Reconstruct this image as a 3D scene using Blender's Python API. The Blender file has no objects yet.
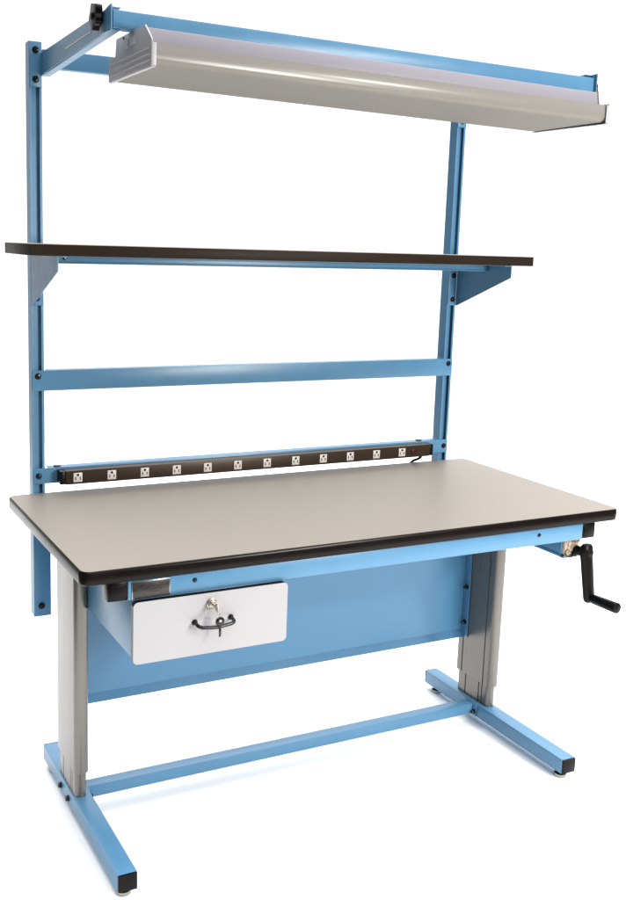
import bpy, bmesh, math, random
from mathutils import Vector, Matrix
random.seed(4)
sc = bpy.context.scene
COL = sc.collection
R = math.radians

# ------------------------------------------------------------------ camera
cam_d = bpy.data.cameras.new('camera')
cam = bpy.data.objects.new('camera', cam_d); COL.objects.link(cam); sc.camera = cam
yaw, pitch, roll = -0.46999, -0.1696, 0.030342
F = Vector((math.sin(-yaw)*math.cos(pitch), math.cos(yaw)*math.cos(pitch), math.sin(pitch)))
RT = Vector((math.cos(yaw), math.sin(yaw), 0)); RT = (RT - F*RT.dot(F)).normalized()
UP = RT.cross(F)
R2 = RT*math.cos(roll) + UP*math.sin(roll); U2 = UP*math.cos(roll) - RT*math.sin(roll)
M = Matrix((R2, U2, -F)).transposed().to_4x4(); M.translation = (-0.5799, -2.0031, 1.4471)
cam.matrix_world = M
cam_d.sensor_fit = 'HORIZONTAL'; cam_d.sensor_width = 36
cam_d.lens = 1020.386/626*36
cam_d.shift_x = (313-272.54)/626; cam_d.shift_y = -(450-417.39)/626
cam_d.clip_start = 0.05; cam_d.clip_end = 300

# ------------------------------------------------------------------ world: white studio, dimmer behind the camera
w = bpy.data.worlds.new('World'); sc.world = w; w.use_nodes = True
nt = w.node_tree; bg = nt.nodes['Background']
tc = nt.nodes.new('ShaderNodeTexCoord'); sx = nt.nodes.new('ShaderNodeSeparateXYZ')
nt.links.new(tc.outputs['Generated'], sx.inputs[0])
def wmath(op, a, b=None, c=None):
    n = nt.nodes.new('ShaderNodeMath'); n.operation = op
    for i, v in enumerate((a, b, c)):
        if v is None: continue
        if isinstance(v, (int, float)): n.inputs[i].default_value = v
        else: nt.links.new(v, n.inputs[i])
    return n.outputs[0]
def wrange(v, a, b, lo, hi):
    n = nt.nodes.new('ShaderNodeMapRange'); n.interpolation_type = 'SMOOTHSTEP'
    nt.links.new(v, n.inputs['Value'])
    for k, x in (('From Min', a), ('From Max', b), ('To Min', lo), ('To Max', hi)): n.inputs[k].default_value = x
    return n.outputs[0]
back = wrange(sx.outputs['Y'], -0.25, 0.25, 0.14, 1.35)      # the white sweep stands behind the bench
left = wrange(sx.outputs['X'], -0.75, 0.02, 0.10, 1.0)      # the studio's left side is darker
top = wrange(sx.outputs['Z'], 0.38, 0.88, 0.0, 4.25)          # overhead world glow, added to wash the floor out to white
st = wmath('MULTIPLY', wmath('ADD', back, top), left)
nt.links.new(st, bg.inputs['Strength'])
bg.inputs['Color'].default_value = (1, 1, 1, 1)

# ------------------------------------------------------------------ lamps
def area(name, loc, target, size, power, color):
    d = bpy.data.lights.new(name, 'AREA'); d.shape = 'DISK'; d.size = size; d.energy = power; d.color = color
    o = bpy.data.objects.new(name, d); COL.objects.link(o); o.location = loc
    o.rotation_euler = (Vector(target)-Vector(loc)).to_track_quat('-Z', 'Y').to_euler()
    return o
area('key_lamp', (2.3, -2.6, 2.2), (0.8, 0.2, 0.9), 0.24, 46, (1.0, 0.95, 0.87))
area('front_lamp', (1.7, -2.7, 1.42), (0.8, 0.2, 0.9), 0.7, 84, (1.0, 0.96, 0.90))

sc.view_settings.view_transform = 'Standard'; sc.view_settings.look = 'None'
sc.view_settings.exposure = 0; sc.view_settings.gamma = 1
sc.render.engine = 'CYCLES'

# ------------------------------------------------------------------ materials
def mat(name, col, rough=0.4, metal=0.0, var=0.06, vscale=6, bump=0.0, bscale=300, coat=0.0, spec=0.5, stretch=None, rvar=0.08, coatrough=0.1):
    m = bpy.data.materials.new(name); m.use_nodes = True
    t = m.node_tree; b = t.nodes['Principled BSDF']
    tc = t.nodes.new('ShaderNodeTexCoord'); mp = t.nodes.new('ShaderNodeMapping')
    t.links.new(tc.outputs['Object'], mp.inputs['Vector'])
    if stretch: mp.inputs['Scale'].default_value = stretch
    n = t.nodes.new('ShaderNodeTexNoise'); n.inputs['Scale'].default_value = vscale; n.inputs['Detail'].default_value = 5
    t.links.new(mp.outputs[0], n.inputs['Vector'])
    mix = t.nodes.new('ShaderNodeMix'); mix.data_type = 'RGBA'
    a = [max(0, c*(1-var)) for c in col]; z = [min(1, c*(1+var)) for c in col]
    mix.inputs['A'].default_value = (*a, 1); mix.inputs['B'].default_value = (*z, 1)
    t.links.new(n.outputs['Fac'], mix.inputs['Factor']); t.links.new(mix.outputs['Result'], b.inputs['Base Color'])
    mr = t.nodes.new('ShaderNodeMapRange'); t.links.new(n.outputs['Fac'], mr.inputs['Value'])
    mr.inputs['To Min'].default_value = max(0.02, rough-rvar); mr.inputs['To Max'].default_value = min(1, rough+rvar)
    t.links.new(mr.outputs[0], b.inputs['Roughness'])
    b.inputs['Metallic'].default_value = metal
    b.inputs['Specular IOR Level'].default_value = spec
    b.inputs['Coat Weight'].default_value = coat; b.inputs['Coat Roughness'].default_value = coatrough
    if bump:
        n2 = t.nodes.new('ShaderNodeTexNoise'); n2.inputs['Scale'].default_value = bscale; n2.inputs['Detail'].default_value = 2
        t.links.new(tc.outputs['Object'], n2.inputs['Vector'])
        bp = t.nodes.new('ShaderNodeBump'); bp.inputs['Strength'].default_value = bump; bp.inputs['Distance'].default_value = 0.001
        t.links.new(n2.outputs['Fac'], bp.inputs['Height']); t.links.new(bp.outputs[0], b.inputs['Normal'])
    return m
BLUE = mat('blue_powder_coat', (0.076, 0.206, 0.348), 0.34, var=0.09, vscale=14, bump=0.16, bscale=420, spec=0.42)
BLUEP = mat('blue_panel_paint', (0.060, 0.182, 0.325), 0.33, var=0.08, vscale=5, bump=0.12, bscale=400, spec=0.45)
ALU = mat('anodised_aluminium', (0.165, 0.156, 0.145), 0.30, metal=0.6, spec=0.3, var=0.07, vscale=5, stretch=(20, 20, 0.6))
ALU2 = mat('anodised_aluminium_inner', (0.15, 0.142, 0.13), 0.28, metal=0.6, var=0.07, vscale=5, stretch=(20, 20, 0.6))
LAM = mat('grey_laminate', (0.214, 0.187, 0.157), 0.42, var=0.10, vscale=180, bump=0.2, bscale=600, rvar=0.10)
EDGE = mat('black_edge_band', (0.006, 0.004, 0.0035), 0.25, var=0.2, spec=0.12)
SHELFEDGE = mat('shelf_edge_band', (0.020, 0.014, 0.010), 0.42, spec=0.06, var=0.25, stretch=(1, 10, 10))
BLACK = mat('black_plastic', (0.004, 0.0035, 0.0035), 0.33, var=0.2, spec=0.12)
BLACKM = mat('black_metal', (0.005, 0.005, 0.006), 0.22, var=0.2, spec=0.35)
BROWN = mat('dark_bronze_strip', (0.032, 0.021, 0.014), 0.38, spec=0.2, var=0.15, metal=0.2, stretch=(1, 8, 8))
WHITE = mat('white_laminate', (0.34, 0.335, 0.35), 0.35, spec=0.3, var=0.01)
OUTW = mat('white_socket_plastic', (0.50, 0.48, 0.465), 0.4, var=0.02)
STEEL = mat('zinc_steel', (0.42, 0.38, 0.32), 0.28, metal=0.9, var=0.15, vscale=60)
BRASSY = mat('cast_gearbox_metal', (0.46, 0.38, 0.28), 0.35, metal=0.6, var=0.35, vscale=70, bump=0.5, bscale=160)
PLATE = mat('brushed_name_plate', (0.035, 0.032, 0.03), 0.3, metal=0.5, var=0.5, vscale=90, stretch=(1, 1, 4))
SILV = mat('silver_rim', (0.24, 0.24, 0.25), 0.25, metal=0.9, var=0.05)
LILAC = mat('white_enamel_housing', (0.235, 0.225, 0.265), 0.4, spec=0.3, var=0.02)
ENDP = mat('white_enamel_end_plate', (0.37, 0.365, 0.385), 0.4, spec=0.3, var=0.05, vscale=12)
LENS = mat('acrylic_lens', (0.225, 0.215, 0.197), 0.55, var=0.05, vscale=4, stretch=(0.5, 14, 14), spec=0.02, rvar=0.03)
LENSF = mat('acrylic_lens_side', (0.205, 0.200, 0.188), 0.22, var=0.10, vscale=4, stretch=(0.5, 14, 14), spec=0.22, rvar=0.04)
RED = mat('red_rocker_switch', (0.045, 0.006, 0.005), 0.3, spec=0.2)
FLOOR = mat('white_studio_floor', (0.95, 0.95, 0.95), 0.75, var=0.01, vscale=1, spec=0.1)

# ------------------------------------------------------------------ mesh helpers
def bevel(bm, w, seg=2, edges=None):
    if w > 0: bmesh.ops.bevel(bm, geom=list(edges or bm.edges), offset=w, segments=seg, affect='EDGES', profile=0.5, clamp_overlap=True)
def merge(dst, src, mi=0):
    for f in src.faces: f.material_index = mi
    me = bpy.data.meshes.new('tmp'); src.to_mesh(me); src.free(); dst.from_mesh(me); bpy.data.meshes.remove(me)
    return dst
def box(bm, lo, hi, bv=0.0, mi=0, seg=2):
    b = bmesh.new(); bmesh.ops.create_cube(b, size=1)
    s = [hi[i]-lo[i] for i in range(3)]; c = [(hi[i]+lo[i])/2 for i in range(3)]
    for v in b.verts: v.co = Vector((v.co.x*s[0]+c[0], v.co.y*s[1]+c[1], v.co.z*s[2]+c[2]))
    bevel(b, bv, seg); return merge(bm, b, mi)
def prism(bm, pts, axis, a, c, bv=0.0, mi=0, seg=2, long_only=False):
    """polygon pts in the plane normal to axis, extruded from a to c"""
    b = bmesh.new()
    def P(p, h):
        if axis == 'x': return Vector((h, p[0], p[1]))
        if axis == 'y': return Vector((p[0], h, p[1]))
        return Vector((p[0], p[1], h))
    lo = [b.verts.new(P(p, a)) for p in pts]; hi = [b.verts.new(P(p, c)) for p in pts]
    b.faces.new(lo); b.faces.new(hi[::-1])
    n = len(pts); sides = []
    for i in range(n):
        b.faces.new((lo[i], hi[i], hi[(i+1) % n], lo[(i+1) % n]))
    bmesh.ops.recalc_face_normals(b, faces=b.faces)
    if bv:
        ed = None
        if long_only:
            k = 'xyz'.index(axis)
            ed = [e for e in b.edges if abs(e.verts[0].co[k]-e.verts[1].co[k]) > 1e-6]
        bevel(b, bv, seg, ed)
    return merge(bm, b, mi)
def cyl(bm, p, q, r, r2=None, n=24, bv=0.0, mi=0):
    p, q = Vector(p), Vector(q); d = q-p
    b = bmesh.new(); bmesh.ops.create_cone(b, cap_ends=True, segments=n, radius1=r, radius2=r if r2 is None else r2, depth=d.length)
    if bv:
        ed = [e for e in b.edges if abs(e.verts[0].co.z-e.verts[1].co.z) < 1e-6]
        bevel(b, bv, 2, ed)
    m = Matrix.Translation((p+q)/2) @ d.to_track_quat('Z', 'Y').to_matrix().to_4x4()
    bmesh.ops.transform(b, matrix=m, verts=b.verts); return merge(bm, b, mi)
def tube(bm, path, r, n=12, mi=0, closed=False):
    P = [Vector(p) for p in path]; b = bmesh.new(); rings = []
    up = None
    for i, p in enumerate(P):
        if closed: t = (P[(i+1) % len(P)]-P[i-1]).normalized()
        else: t = (P[min(i+1, len(P)-1)]-P[max(i-1, 0)]).normalized()
        if up is None: up = t.orthogonal().normalized()
        up = (up - t*up.dot(t)).normalized(); s = t.cross(up)
        rings.append([b.verts.new(p + (up*math.cos(2*math.pi*k/n)+s*math.sin(2*math.pi*k/n))*r) for k in range(n)])
    m = len(rings)
    for i in range(m if closed else m-1):
        A, B = rings[i], rings[(i+1) % m]
        for k in range(n): b.faces.new((A[k], A[(k+1) % n], B[(k+1) % n], B[k]))
    if not closed: b.faces.new(rings[0][::-1]); b.faces.new(rings[-1])
    bmesh.ops.recalc_face_normals(b, faces=b.faces)
    return merge(bm, b, mi)
def rrect(x0, y0, x1, y1, r, n=6):
    o = []
    for cx, cy, a0 in ((x1-r, y1-r, 0), (x0+r, y1-r, 90), (x0+r, y0+r, 180), (x1-r, y0+r, 270)):
        for k in range(n+1):
            a = R(a0+90*k/n); o.append((cx+r*math.cos(a), cy+r*math.sin(a)))
    return o
def obj(name, bm, mats, parent=None, smooth=True):
    me = bpy.data.meshes.new(name); bm.normal_update(); bm.to_mesh(me); bm.free()
    for m in (mats if isinstance(mats, (list, tuple)) else [mats]): me.materials.append(m)
    if smooth:
        me.shade_smooth(); me.set_sharp_from_angle(angle=R(32))
    o = bpy.data.objects.new(name, me); COL.objects.link(o)
    if parent: o.parent = parent
    return o
def NB(): return bmesh.new()
def hexbolt(name, p, d, parent, r=0.0058, h=0.004, m=None, label=None):
    """dark socket-head bolt at p, head towards d"""
    p, d = Vector(p), Vector(d).normalized(); b = NB()
    cyl(b, p, p+d*0.0012, r*1.25, n=24)
    cyl(b, p+d*0.0012, p+d*(0.0012+h), r, r*0.82, n=24, bv=0.0006)
    return obj(name, b, m or BLACKM, parent)

# ------------------------------------------------------------------ setting
ZF = -0.036
b = NB(); prism(b, rrect(-1.1, -1.7, 4.6, 5.2, 0.3, 8), 'z', ZF-0.02, ZF)   # white studio board
fl = obj('floor', b, FLOOR); fl['kind'] = 'structure'

# ------------------------------------------------------------------ workbench
W, D = 1.524, 0.7075
wb = bpy.data.objects.new('workbench', None); COL.objects.link(wb); wb.location = (W/2, 0.41, ZF)
wb['label'] = 'light blue height-adjustable workbench with grey top, white drawer, black hand crank and raised shelf'
wb['category'] = 'workbench'
OFF = Vector((W/2, 0.41, ZF))
def part(name, bm, m, parent=wb, smooth=True):
    """geometry is given in world coordinates"""
    o = obj(name, bm, m, None, smooth); o.parent = parent
    if parent is wb: o.matrix_parent_inverse = Matrix.Translation(-OFF)
    return o
def bolt(p, d, parent, **k):
    o = hexbolt('bolt', p, d, None, **k); o.parent = parent
    return o

# tabletop
zt, th = 0.752, 0.032
outline = rrect(0.004, 0.004, W-0.004, D-0.004, 0.020, 8)
b = NB(); prism(b, outline, 'z', zt-th+0.002, zt, 0)
top = part('tabletop', b, LAM)
b = NB()
n = 8
o1 = rrect(0.0, 0.0, W, D, 0.024, n)
prof = [(0.0042, zt-0.0006), (0.0028, zt-0.0009), (0.0010, zt-0.003), (0, zt-0.007), (0, zt-th+0.007), (0.0012, zt-th+0.002), (0.004, zt-th), (0.02, zt-th)]
rings = []
for ins, z in prof:
    rr = max(0.003, 0.024-ins)
    rings.append([b.verts.new((x, y, z)) for x, y in rrect(ins, ins, W-ins, D-ins, rr, n)])
for i in range(len(rings)-1):
    A, B = rings[i], rings[i+1]; m_ = len(A)
    for k in range(m_): b.faces.new((A[k], A[(k+1) % m_], B[(k+1) % m_], B[k]))
bmesh.ops.recalc_face_normals(b, faces=b.faces)
part('edge_band', b, EDGE, top)

# apron rail under the front edge
ry, rz0, rz1 = 0.0075, 0.6755, zt-th-0.001
b = NB(); box(b, (0.105, ry, rz0), (1.398, ry+0.045, rz1), 0.002)
rail = part('apron_rail', b, BLUE)
for xa, xb in ((0.060, 0.1055), (1.3975, 1.4435)):
    b = NB(); box(b, (xa, ry+0.001, rz0+0.001), (xb, ry+0.043, rz1), 0.0025)
    box(b, (xa+0.006, ry-0.0008, rz0+0.006), (xb-0.006, ry+0.002, rz1-0.004), 0.0005)
    part('end_cap', b, BLACK, rail)
b = NB(); box(b, (0.1125, ry-0.0025, rz0+0.0015), (0.2015, ry-0.0002, rz1-0.002), 0.0008, 0)
box(b, (0.1150, ry-0.0034, rz0+0.004), (0.1990, ry-0.0022, rz1-0.0045), 0.0004, 1)
for k in range(3):   # the plate's embossed lines, unreadable in the photo, kept as fine relief
    box(b, (0.150+0.004*k, ry-0.0038, rz1-0.016-0.006*k), (0.186-0.005*k, ry-0.0033, rz1-0.0148-0.006*k), 0, 2)
part('name_plate', b, [SILV, PLATE, BROWN], rail)
for x in (0.2601, 1.2451):
    bolt((x, ry, 0.7035), (0, -1, 0), rail, r=0.0042, h=0.0015)
# side channels under the top
b = NB(); box(b, (0.085, 0.20, 0.6855), (0.131, 0.66, rz1), 0.002)
box(b, (0.15, 0.620, 0.6855), (1.37, 0.660, rz1), 0.002)
part('under_frame', b, BLUE)

# legs: telescoping extrusions
def column(x0, x1, y0, y1, z0, z1, r, groove, mi=0):
    """rounded hollow-looking extrusion with long grooves on both broad faces"""
    pts = rrect(x0, y0, x1, y1, r, 7)
    # insert grooves on the faces x1 and x0
    out = []
    m_ = len(pts)
    gys = [y0+(y1-y0)*t for t in groove]
    for i, p in enumerate(pts):
        out.append(p); q = pts[(i+1) % m_]
        if abs(p[0]-q[0]) < 1e-6 and abs(p[1]-q[1]) > 0.02:
            s = 1 if q[1] > p[1] else -1
            dep = 0.003 if abs(p[0]-x0) < 1e-6 else -0.003
            for gy in (sorted(gys) if s > 0 else sorted(gys, reverse=True)):
                out += [(p[0], gy-s*0.0026), (p[0]+dep, gy-s*0.0018), (p[0]+dep, gy+s*0.0018), (p[0], gy+s*0.0026)]
    b = NB(); prism(b, out, 'z', z0, z1, 0)
    return b
bx, bw = 0.0834, 0.0479
for side in (0, 1):
    X0 = bx if side == 0 else W-bx-bw
    b = column(*((X0+0.001, X0+0.0385) if side == 0 else (X0+bw-0.0385, X0+bw-0.001)), 0.350, 0.530, 0.098, 0.684, 0.016, () if side == 0 else (0.20, 0.80))
    lg = part('leg', b, ALU)
    b = column(*((X0+0.0045, X0+0.035) if side == 0 else (X0+bw-0.035, X0+bw-0.0045)), 0.359, 0.519, 0.0295, 0.12, 0.013, (0.2, 0.30, 0.72))
    part('inner_column', b, ALU2, lg)

# foot beams
zb1, hb = 0.0292, 0.0436
for side in (0, 1):
    X0 = bx if side == 0 else W-bx-bw
    b = NB(); box(b, (X0, 0.007, zb1-hb), (X0+bw, 0.672, zb1), 0.003)
    fb = part('foot_beam', b, BLUE)
    for y0, y1 in ((0.002, 0.0095), (0.6695, 0.677)):
        b = NB(); box(b, (X0+0.0015, y0, zb1-hb+0.0015), (X0+bw-0.0015, y1, zb1-0.0015), 0.001)
        part('end_cap', b, BLACK, fb)
    for y in (0.035, 0.635):
        b = NB(); cyl(b, (X0+bw/2, y, zb1-hb-0.008), (X0+bw/2, y, zb1-hb+0.002), 0.0075, n=16, mi=1)
        cyl(b, (X0+bw/2, y, ZF+0.0005), (X0+bw/2, y, ZF+0.009), 0.0175, 0.0185, n=28, bv=0.0012, mi=1)
        cyl(b, (X0+bw/2, y, ZF+0.009), (X0+bw/2, y, zb1-hb-0.006), 0.0165, 0.010, n=28, mi=0)
        part('leveling_foot', b, [BLACK, STEEL], fb)
    xo = X0 if side == 0 else X0+bw
    for y in (0.412, 0.484):
        bolt((xo, y, 0.003), (-1 if side == 0 else 1, 0, 0), fb, r=0.0075, h=0.007)

# lower cross beam
b = NB(); box(b, (bx+bw+0.003, 0.409, -0.0085), (W-bx-bw-0.003, 0.447, 0.0245), 0.003)
cb = part('cross_beam', b, BLUE)
for s, x in ((1, bx+bw), (-1, W-bx-bw)):
    b = NB(); xa, xb_ = sorted((x+s*0.0004, x+s*0.0040)); box(b, (xa, 0.392, -0.0120), (xb_, 0.462, 0.0265), 0.0008)
    part('end_plate', b, BLUE, cb)
    bolt((x+s*0.004, 0.4000, 0.002), (s, 0, 0), cb, r=0.0058, h=0.009)

# modesty panel between the legs, flanged
px0, px1 = bx+0.040, W-bx-0.040
b = NB()
box(b, (px0, 0.5035, 0.2382), (px1, 0.506, 0.700), 0.0)
prism(b, [(0.4880, 0.2180), (0.5033, 0.2380), (0.5060, 0.2380), (0.4905, 0.2170)], 'x', px0+0.0024, px1-0.0024)
for x in (px0, px1-0.0022):
    box(b, (x, 0.4720, 0.2202), (x+0.0022, 0.5032, 0.700), 0.0006)
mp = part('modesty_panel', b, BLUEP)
for z in (0.268, 0.385, 0.600):
    bolt((px1-0.0022, 0.487, z), (-1, 0, 0), mp, r=0.0062, h=0.011)
    bolt((px0+0.0022, 0.487, z), (1, 0, 0), mp, r=0.0062, h=0.011)

# drawer
b = NB(); box(b, (0.1195, 0.0105, 0.536), (0.4820, 0.385, 0.6745), 0.0012)
dr = part('drawer', b, BLUE)
b = NB()
fo = [(x, z) for x, z in rrect(0.1130, 0.5315, 0.4880, 0.6735, 0.011, 6)]
prism(b, fo, 'y', -0.0055, 0.0102, 0, mi=0)
for f in b.faces:
    f.material_index = 0 if f.normal.y < -0.5 or abs(f.normal.y) < 0.5 and False else 1
bm2 = b
fr = part('drawer_front', bm2, [WHITE, EDGE], dr)
b = NB()
hx0, hx1, hz, hy = 0.2560, 0.3440, 0.6045, -0.0055
path = []
path += [(hx0, hy, hz+0.005), (hx0, hy-0.016, hz+0.004)]
for k in range(1, 6):
    a = R(90*k/5); path.append((hx0+0.010*(1-math.cos(a)), hy-0.016-0.010*math.sin(a), hz+0.004-0.004*k/5))
path += [(hx0+0.03, hy-0.027, hz-0.002), ((hx0+hx1)/2, hy-0.0275, hz-0.003), (hx1-0.03, hy-0.027, hz-0.002)]
for k in range(5, 0, -1):
    a = R(90*k/5); path.append((hx1-0.010*(1-math.cos(a)), hy-0.016-0.010*math.sin(a), hz+0.004-0.004*k/5))
path += [(hx1, hy-0.016, hz+0.004), (hx1, hy, hz+0.005)]
tube(b, path, 0.0042, 14)
for x in (hx0, hx1): cyl(b, (x, hy-0.0003, hz+0.005), (x, hy-0.004, hz+0.005), 0.0072, 0.0058, n=20)
part('handle', b, BLACKM, dr)
b = NB(); LX, LZ = 0.2955, 0.6485
cyl(b, (LX, hy-0.0002, LZ), (LX, hy-0.004, LZ), 0.0125, n=32, bv=0.001)
cyl(b, (LX, hy-0.004, LZ), (LX, hy-0.0105, LZ), 0.0105, 0.0092, n=32, bv=0.0012)
part('lock', b, STEEL, dr)

# keys in the drawer lock: lifted away they come out, so a thing of their own
ks = bpy.data.objects.new('key_ring', None); COL.objects.link(ks); ks.location = (LX, hy-0.0105, LZ)
ks['label'] = 'small ring with a brass key in the drawer lock and a black-headed key hanging'
ks['category'] = 'keys'
KO = Matrix.Translation(-Vector(ks.location))
def kpart(name, b, m):
    o = obj(name, b, m); o.parent = ks; o.matrix_parent_inverse = KO; return o
b = NB(); y0 = hy-0.0105
box(b, (LX-0.0012, y0-0.013, LZ-0.0035), (LX+0.0012, y0+0.0002, LZ+0.0035), 0.0004)
cyl(b, (LX-0.0010, y0-0.020, LZ), (LX+0.0010, y0-0.020, LZ), 0.0085, n=24, bv=0.0004)
kpart('key', b, STEEL)
b = NB(); cx_, cy_, cz_ = LX+0.0045, y0-0.0215, LZ-0.0125; pts = []
for k in range(28):
    a = 2*math.pi*k/28; pts.append((cx_+0.0058*math.cos(a)*0.75, cy_+0.003*math.cos(a), cz_+0.0125*math.sin(a)))
tube(b, pts, 0.0007, 8, closed=True); kpart('ring', b, STEEL)
b = NB(); hz2 = cz_-0.0200; kx = cx_+0.0035
cyl(b, (kx, cy_-0.0015, hz2), (kx, cy_+0.0015, hz2), 0.0108, n=28, bv=0.0007)
box(b, (kx-0.003, cy_-0.0013, hz2-0.016), (kx+0.003, cy_+0.0013, hz2-0.009), 0.0005)
box(b, (kx-0.0022, cy_-0.0009, hz2-0.036), (kx+0.0022, cy_+0.0009, hz2-0.015), 0.0004)
for k in range(4): box(b, (kx+0.002, cy_-0.0008, hz2-0.020-0.004*k), (kx+0.0036, cy_+0.0008, hz2-0.0182-0.004*k), 0)
kpart('key', b, BLACKM)
ks.children[-1]['label'] = 'hanging key with round black head'
b = NB(); cyl(b, (kx, cy_-0.0028, hz2+0.002), (kx, cy_-0.0016, hz2+0.002), 0.0032, n=16); kpart('badge', b, STEEL)

# gearbox channel and crank
b = NB()
gx0, gx1, gz0, gz1 = 1.3745, 1.4330, 0.6150, 0.6750
t_ = 0.0035
box(b, (gx0, 0.060, gz0), (gx0+t_, 0.31, gz1), 0.0006)
box(b, (gx0+t_, 0.060, gz0), (gx1, 0.31, gz0+t_), 0.0006)
box(b, (gx0+0.0002, 0.060, gz1+0.0002), (gx1, 0.31, gz1+t_), 0.0006)
box(b, (gx0-0.0015, 0.060, gz0-0.002), (gx0+0.002, 0.31, gz0+0.006), 0.0008)
dc = part('drive_channel', b, [BLUEP])
b = NB()
box(b, (gx0+0.004, 0.050, gz0+0.004), (gx1-0.002, 0.082, gz1-0.001), 0.004)
for i, (dx, dz) in enumerate(((0.014, 0.013), (0.046, 0.012), (0.014, 0.046), (0.046, 0.046))):
    cyl(b, (gx0+dx, 0.052, gz0+dz), (gx0+dx, 0.044, gz0+dz), 0.009, 0.0075, n=16, bv=0.001)
    cyl(b, (gx0+dx, 0.0445, gz0+dz), (gx0+dx, 0.041, gz0+dz), 0.0045, n=6)
cyl(b, (gx0+0.029, 0.052, gz0+0.029), (gx0+0.029, 0.046, gz0+0.029), 0.017, 0.014, n=20, bv=0.001)
part('gearbox', b, BRASSY, dc)
b = NB()
box(b, (gx0-0.001, 0.046, gz0-0.0025), (gx1-0.004, 0.0595, gz0+0.0035), 0.001)
for x in (gx0+0.004, gx0+0.040): cyl(b, (x, 0.049, gz0+0.004), (x, 0.0435, gz0+0.004), 0.006, n=16, bv=0.001)
part('gearbox_foot', b, SILV, dc)

cxx, czz = 1.4200, 0.6320
A0 = Vector((cxx-0.006, 0.056, czz)); A1 = Vector((cxx+0.010, 0.020, czz)); A2 = Vector((cxx+0.024, 0.0105, 0.5015))
b = NB()
cyl(b, A0, A1+Vector((0, -0.004, 0)), 0.0135, n=24, bv=0.002)
# flattened tapering arm
d = (A2-A1).normalized()
def ring(c, rx, ry, n=20): return [(c[0]+rx*math.cos(2*math.pi*k/n), c[1]+ry*math.sin(2*math.pi*k/n), c[2]) for k in range(n)]
def loft(b, rings, mi=0):
    c = bmesh.new(); V = [[c.verts.new(p) for p in r] for r in rings]
    for i in range(len(V)-1):
        for k in range(len(V[0])): c.faces.new((V[i][k], V[i][(k+1) % len(V[0])], V[i+1][(k+1) % len(V[0])], V[i+1][k]))
    c.faces.new(V[0]); c.faces.new(V[-1]); bmesh.ops.recalc_face_normals(c, faces=c.faces); merge(b, c, mi)
L = [(0.024, 0.004, 0.004), (0.0225, 0.014, 0.010), (0.017, 0.0190, 0.0125), (0.006, 0.0210, 0.0140), (-0.004, 0.0210, 0.0140)]
rg = [ring((A1.x, A1.y, A1.z+dz), rx, ry_) for dz, rx, ry_ in L]
for t in (0.15, 0.5, 0.9, 1.0):
    c = A1.lerp(A2, t); rg.append(ring(c, 0.0200-0.002*t, 0.0140-0.001*t))
for dz, rx, ry_ in ((0.008, 0.0155, 0.011), (0.0125, 0.010, 0.007), (0.0135, 0.003, 0.002)): rg.append(ring((A2.x, A2.y, A2.z-dz), rx, ry_))
loft(b, rg)
cyl(b, (A1.x+0.002, A1.y-0.0115, A1.z), (A1.x+0.002, A1.y-0.0145, A1.z), 0.0125, 0.011, n=24, bv=0.0008)
cr = part('hand_crank', b, BLACK)
b = NB()
cyl(b, A2+Vector((0, -0.006, 0.002)), A2+Vector((0.0, -0.016, 0.002)), 0.0085, n=20)
g0 = A2+Vector((0, -0.016, 0.002)); g1 = A2+Vector((0.004, -0.103, 0.004))
cyl(b, g0, g1, 0.0135, 0.0150, n=28, bv=0.003)
cyl(b, g1+Vector((0, 0.0005, 0)), g1+Vector((0, -0.0015, 0)), 0.005, n=16)
part('grip', b, BLACK, cr)

# uprights: slotted C channels behind the top
s, wu, du = 0.0708, 0.0331, 0.0372
yu = D+0.003
ul = (s, s+wu); ur = (W-s-wu, W-s)
for X0, X1 in (ul, ur):
    t = 0.0022
    pr = [(X0, yu), (X0+0.0068, yu), (X0+0.0068, yu+t), (X0+t, yu+t), (X0+t, yu+0.013), (X1-t, yu+0.013), (X1-t, yu+t), (X1-0.0068, yu+t), (X1-0.0068, yu), (X1, yu), (X1, yu+du), (X0, yu+du)]
    b = NB(); prism(b, pr, 'z', 0.3975, 1.9330, 0.0004, long_only=True, seg=1)
    box(b, (X0+0.0002, yu+0.0002, 1.9332), (X1-0.0002, yu+du-0.0002, 1.9350), 0.0005)
    up = part('upright', b, BLUE)
    b = NB(); box(b, (X0-0.0005, yu-0.0028, 0.3965), (X1+0.014, yu-0.0003, 0.70), 0.0006)
    pl = part('mounting_plate', b, BLUE, up)
    bolt((X0+wu/2+0.004, yu-0.0028, 0.427), (0, -1, 0), up, r=0.0075)

# cross bars between the uprights (flat bars with bolted tabs)
def crossbar(z0, z1, name='cross_bar', z_b=(0.5,), flange=False):
    b = NB()
    box(b, (ul[0]+0.0008, yu-0.0030, z0), (ur[1]-0.0008, yu-0.0004, z1), 0.0008)
    if flange:
        box(b, (ul[1]+0.01, yu-0.0002, z1-0.0028), (ur[0]-0.01, yu+0.030, z1-0.0004), 0.0006)
        box(b, (ul[1]+0.01, yu-0.0002, z0+0.0004), (ur[0]-0.01, yu+0.030, z0+0.0028), 0.0006)
    o = part(name, b, BLUE)
    for x in (sum(ul)/2-0.001, sum(ur)/2+0.001):
        for t in z_b: bolt((x, yu-0.0030, z0+(z1-z0)*t), (0, -1, 0), o, r=0.0068)
    return o
crossbar(1.0340, 1.0895, z_b=(0.72,), flange=True)
pb = crossbar(0.7765, 0.8200, z_b=(0.52,), flange=True)
b = NB(); box(b, (ul[1]+0.004, yu+0.004, 1.8730), (ur[0]-0.004, yu+0.030, 1.9190), 0.002)
part('cross_bar', b, BLUE)

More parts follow.
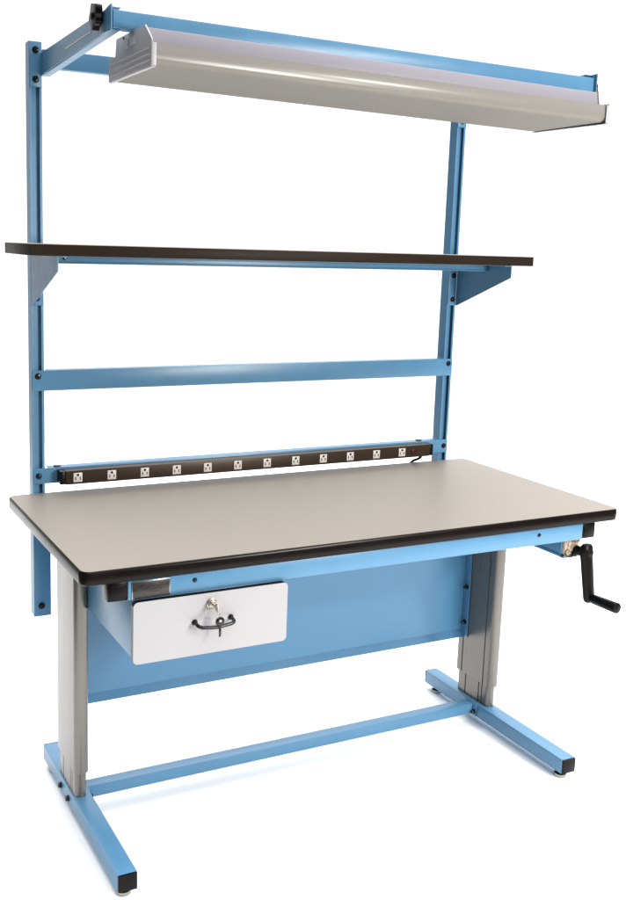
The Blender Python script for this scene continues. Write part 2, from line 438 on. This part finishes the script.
# shelf
sy0, sy1, sz0, sz1 = 0.4279, 0.7030, 1.3998, 1.4278
b = NB(); box(b, (0.0035, sy0+0.0015, sz0), (W-0.0035, sy1, sz1), 0.0010)
sh = part('shelf', b, LAM)
b = NB()
box(b, (0.0019, sy0, sz0+0.0004), (W-0.0019, sy0+0.0014, sz1-0.0004), 0.0006)
box(b, (0.0019, sy0+0.0016, sz0+0.0004), (0.0034, sy1, sz1-0.0004), 0.0006)
box(b, (W-0.0034, sy0+0.0016, sz0+0.0004), (W-0.0019, sy1, sz1-0.0004), 0.0006)
part('edge_band', b, SHELFEDGE, sh)
for s_, X in ((1, s), (-1, W-s)):
    t = 0.0024
    b = NB()
    pts = [(yu-0.0032, sz0-0.0004), (0.4425, sz0-0.0004), (0.4425, 1.3635), (0.700, 1.2640), (yu-0.0032, 1.2640)]
    xa, xb_ = sorted((X, X+s_*t)); prism(b, pts, 'x', xa, xb_, 0)
    xa, xb_ = sorted((X+s_*(t+0.0002), X+s_*0.024)); box(b, (xa, 0.4427, sz0-0.0028), (xb_, yu-0.004, sz0-0.0005), 0.0005)
    xa, xb_ = sorted((X+s_*(t+0.0002), X+s_*(wu-0.0005))); box(b, (xa, yu-0.0030, 1.2640), (xb_, yu-0.0006, sz0-0.003), 0.0006)
    br = part('shelf_bracket', b, BLUE)
    for z in (1.2830, 1.3590): bolt((X+s_*wu*0.45, yu-0.0030, z), (0, -1, 0), br, r=0.0066)
b = NB(); box(b, (s+0.0028, 0.556, 1.3800), (W-s-0.0028, 0.582, sz0-0.0006), 0.0015)
box(b, (s+0.0028, 0.551, 1.3792), (W-s-0.0028, 0.5557, 1.3818), 0.0008)
sr = part('shelf_rail', b, BLUE)
bolt((0.1187, 0.5560, 1.3925), (0, -1, 0), sr, r=0.0045, h=0.001)

# light arms and the front rail
RZL, RZR = 0.0035, -0.006
for s_, X in ((1, s+wu-0.0025), (-1, W-s-wu+0.0025)):
    t = 0.0026
    dz = 0 if s_ > 0 else -0.010
    b = NB()
    top_ = lambda y: 1.9060+(0.6822-y)*0.0245
    pts = [(yu-0.0035, 1.9075), (0.127, top_(0.127)-0.002+dz), (0.127, 1.8720+dz), (0.60, 1.8570+dz*0.2), (yu-0.0035, 1.8505)]
    xa, xb_ = sorted((X, X+s_*t)); prism(b, pts, 'x', xa, xb_, 0)
    xa, xb_ = sorted((X+s_*(t+0.0003), X+s_*0.022))
    for (ya, za), (yb, zb_) in ((pts[0], pts[1]), (pts[4], pts[2])):
        sg = -1 if za > 1.88 else 1
        prism(b, [(ya, za), (yb+0.006, zb_), (yb+0.006, zb_+sg*0.0025), (ya, za+sg*0.0025)], 'x', xa, xb_, 0)
    X2 = ul if s_ > 0 else ur
    box(b, (X2[0]+0.0004, yu-0.0030, 1.8230), (X2[1]-0.0004, yu-0.0006, 1.9345), 0.0006)
    ar = part('light_arm', b, BLUE)
    for z in (1.9140, 1.8415): bolt((sum(X2)/2, yu-0.0030, z), (0, -1, 0), ar, r=0.0070)
    # slot with a pale lining
    b = NB(); xo = X-s_*0.0006
    xa, xb_ = sorted((xo, X-s_*0.0001))
    prism(b, [(0.473, 1.8815), (0.267, 1.8875+dz*0.6), (0.267, 1.8915+dz*0.6), (0.473, 1.8855)], 'x', xa, xb_, 0)
    o = part('slot_trim', b, SILV, ar)
    # pivot bracket of the front rail
    b = NB(); xa, xb_ = sorted((X-s_*0.0030, X-s_*0.0004))
    prism(b, [(0.118, 1.868+dz), (0.205, 1.871+dz), (0.205, 1.907+dz), (0.130, 1.9195+dz), (0.118, 1.9195+dz)], 'x', xa, xb_, 0)
    part('pivot_plate', b, BLUE, ar)
    # lobed knob outside the arm
    b = NB(); ky, kz = (0.185, 1.9045+dz) if s_ > 0 else (0.150, 1.884+dz)
    lob = []
    rk = 0.029 if s_ > 0 else 0.020
    for k in range(60):
        a = 2*math.pi*k/60; rr = rk*(0.90+0.10*math.cos(5*a+0.6)); lob.append((ky+rr*math.cos(a), kz+rr*math.sin(a)))
    xa, xb_ = sorted((X-s_*0.007, X-s_*0.022)); prism(b, lob, 'x', xa, xb_, 0.003, long_only=False)
    cyl(b, (X-s_*0.0032, ky, kz), (X-s_*0.0075, ky, kz), 0.013, n=24, bv=0.001)
    cyl(b, (X-s_*0.021, ky, kz), (X-s_*0.026, ky, kz), 0.010, 0.008, n=24, bv=0.001)
    part('knob', b, BLACK, ar)
b = NB()
box(b, (0.1045, 0.124, -0.0175), (1.4195, 0.158, 0.0185), 0.003)
fr_ = part('light_rail', b, BLUE)
ang = math.atan2(-0.011, 1.31)
bmT = Matrix.Translation((W/2, 0, 1.8870)) @ Matrix.Rotation(-ang, 4, 'Y') @ Matrix.Translation((-W/2, 0, 0))
fr_.data.transform(bmT)

# ------------------------------------------------------------------ light fixture
lf = bpy.data.objects.new('light_fixture', None); COL.objects.link(lf)
lf['label'] = 'long white fluorescent light fixture with unlit beige lens hanging under the top rail'
lf['category'] = 'light fixture'
lf.location = (W/2, 0.15, 1.7795); lf.rotation_euler = (0, math.atan2(0.0195, 1.224), 0)
def fpart(name, b, m, parent=lf):
    for v in b.verts: v.co -= Vector((W/2, 0.15, 0))
    o = obj(name, b, m); o.parent = parent; return o
x0, x1 = 0.1500, 1.3740
b = NB()
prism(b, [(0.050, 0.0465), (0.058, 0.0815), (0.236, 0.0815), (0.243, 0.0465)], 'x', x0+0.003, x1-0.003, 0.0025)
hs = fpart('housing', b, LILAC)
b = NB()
# wraparound lens: rounded front corner, shallow length ribs
pr = [(0.0200, 0.0455), (0.0178, 0.0300), (0.0180, 0.0155), (0.0200, 0.0105), (0.0250, 0.0062)]
nr = 26
for k in range(nr+1):
    y = 0.030+(0.282-0.030)*k/nr
    pr.append((y, 0.0040-0.0030*(k/nr) + (0.0003 if k % 2 else 0)))
pr += [(0.2880, 0.0030), (0.2895, 0.0120), (0.2880, 0.0455)]
prism(b, pr, 'x', x0+0.003, x1-0.003, 0)
b.normal_update()
for f in b.faces: f.material_index = 1 if f.normal.y < -0.7 else 0
fpart('lens', b, [LENS, LENSF])
for xa, sg in ((x0, -1), (x1, 1)):
    b = NB()
    pl_ = [(0.0140, 0.0450), (0.0140, 0.0), (0.2915, 0.0), (0.2930, 0.0490), (0.2470, 0.0490), (0.2420, 0.0850), (0.0560, 0.0850), (0.0150, 0.0520)]
    if sg > 0: pl_ = [(0.0140, 0.0490), (0.0140, 0.0), (0.2915, 0.0), (0.2930, 0.0490), (0.2470, 0.0490), (0.2420, 0.0850), (0.0570, 0.0850), (0.0500, 0.0490)]
    prism(b, pl_, 'x', xa-0.0015, xa+0.0015, 0.0006)
    for z in (0.012, 0.024, 0.036):   # pressed ribs
        box(b, (0.024, xa, z), (0.282, xa, z), 0) if False else None
        c = NB(); cyl(c, (xa+sg*0.0006, 0.024, z), (xa+sg*0.0006, 0.282, z), 0.0022, n=10); merge(b, c, 0)
    # lip bent back over the lens
    q0, q1 = sorted((xa, xa-sg*0.009))
    box(b, (q0, 0.0132, 0.001), (q1, 0.0146, 0.0450), 0.0003)
    box(b, (q0, 0.0150, -0.0012), (q1, 0.2915, 0.0002), 0.0003)
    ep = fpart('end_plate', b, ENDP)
    b = NB(); cyl(b, (xa+sg*0.0015, 0.170, 0.066), (xa+sg*0.0025, 0.170, 0.066), 0.011, n=24)
    box(b, (min(xa+sg*0.0015, xa+sg*0.0022), 0.110, 0.057), (max(xa+sg*0.0015, xa+sg*0.0022), 0.150, 0.073), 0)
    cyl(b, (xa+sg*0.0015, 0.1900, 0.079), (xa+sg*0.0030, 0.1900, 0.079), 0.003, n=12, mi=1)
    fpart('knockout', b, [OUTW, BLACKM], ep)
for x in (0.35, 1.17):
    b = NB(); cyl(b, (x, 0.141, 0.0818), (x, 0.141, 0.092), 0.004, n=12); fpart('hanger', b, STEEL)

# ------------------------------------------------------------------ power strip
ps = bpy.data.objects.new('power_strip', None); COL.objects.link(ps)
ps['label'] = 'long dark bronze power strip with twelve white sockets along the back of the tabletop'
ps['category'] = 'power strip'; ps.location = (W/2, 0.69, 0.7965)
PO = Matrix.Translation(-Vector(ps.location))
def ppart(name, b, m, parent=ps):
    o = obj(name, b, m); o.parent = parent
    if parent is ps: o.matrix_parent_inverse = PO
    return o
y0 = 0.6705
b = NB(); box(b, (0.1515, y0, 0.7770), (1.3560, yu-0.0040, 0.8155), 0.0015)
hsg = ppart('housing', b, BROWN)
for xa, xb_ in ((0.1365, 0.1513), (1.3562, 1.3700)):
    b = NB(); box(b, (xa, y0+0.0015, 0.7780), (xb_, yu-0.0042, 0.8150), 0.002); ppart('end_cap', b, BLACK)
for k in range(12):
    x = 0.1845+(1.2470-0.1845)*k/11
    z = 0.7965
    b = NB(); box(b, (x-0.0125, y0-0.0022, z-0.0130), (x+0.0125, y0-0.0002, z+0.0130), 0.0008)
    so = ppart('socket', b, OUTW)
    b = NB()
    box(b, (x-0.0075, y0-0.0026, z-0.0070), (x-0.0050, y0-0.0021, z+0.0012), 0)
    box(b, (x+0.0050, y0-0.0026, z-0.0070), (x+0.0075, y0-0.0021, z+0.0012), 0)
    cyl(b, (x, y0-0.0021, z+0.0070), (x, y0-0.0027, z+0.0070), 0.0036, n=14)
    ppart('slots', b, BLACK, so)
b = NB(); box(b, (1.2850, y0-0.0035, 0.7880), (1.3030, y0-0.0002, 0.8040), 0.0015); ppart('rocker_switch', b, RED)
b = NB()
tube(b, [(1.338, 0.690, 0.7775), (1.3365, 0.692, 0.770), (1.330, 0.698, 0.763), (1.322, 0.7085, 0.757), (1.315, 0.7165, 0.748), (1.312, 0.722, 0.70), (1.315, 0.722, 0.60), (1.33, 0.715, 0.52)], 0.0042, 12)
ppart('cord', b, BLACK)
for x in (0.1480, 1.3560):
    pass
for x in (0.140, 1.345):
    b = NB(); cyl(b, (x, yu+0.010, 0.8197), (x, yu+0.010, 0.8235), 0.010, n=20, bv=0.001); part('fastener', b, BLACKM, pb)
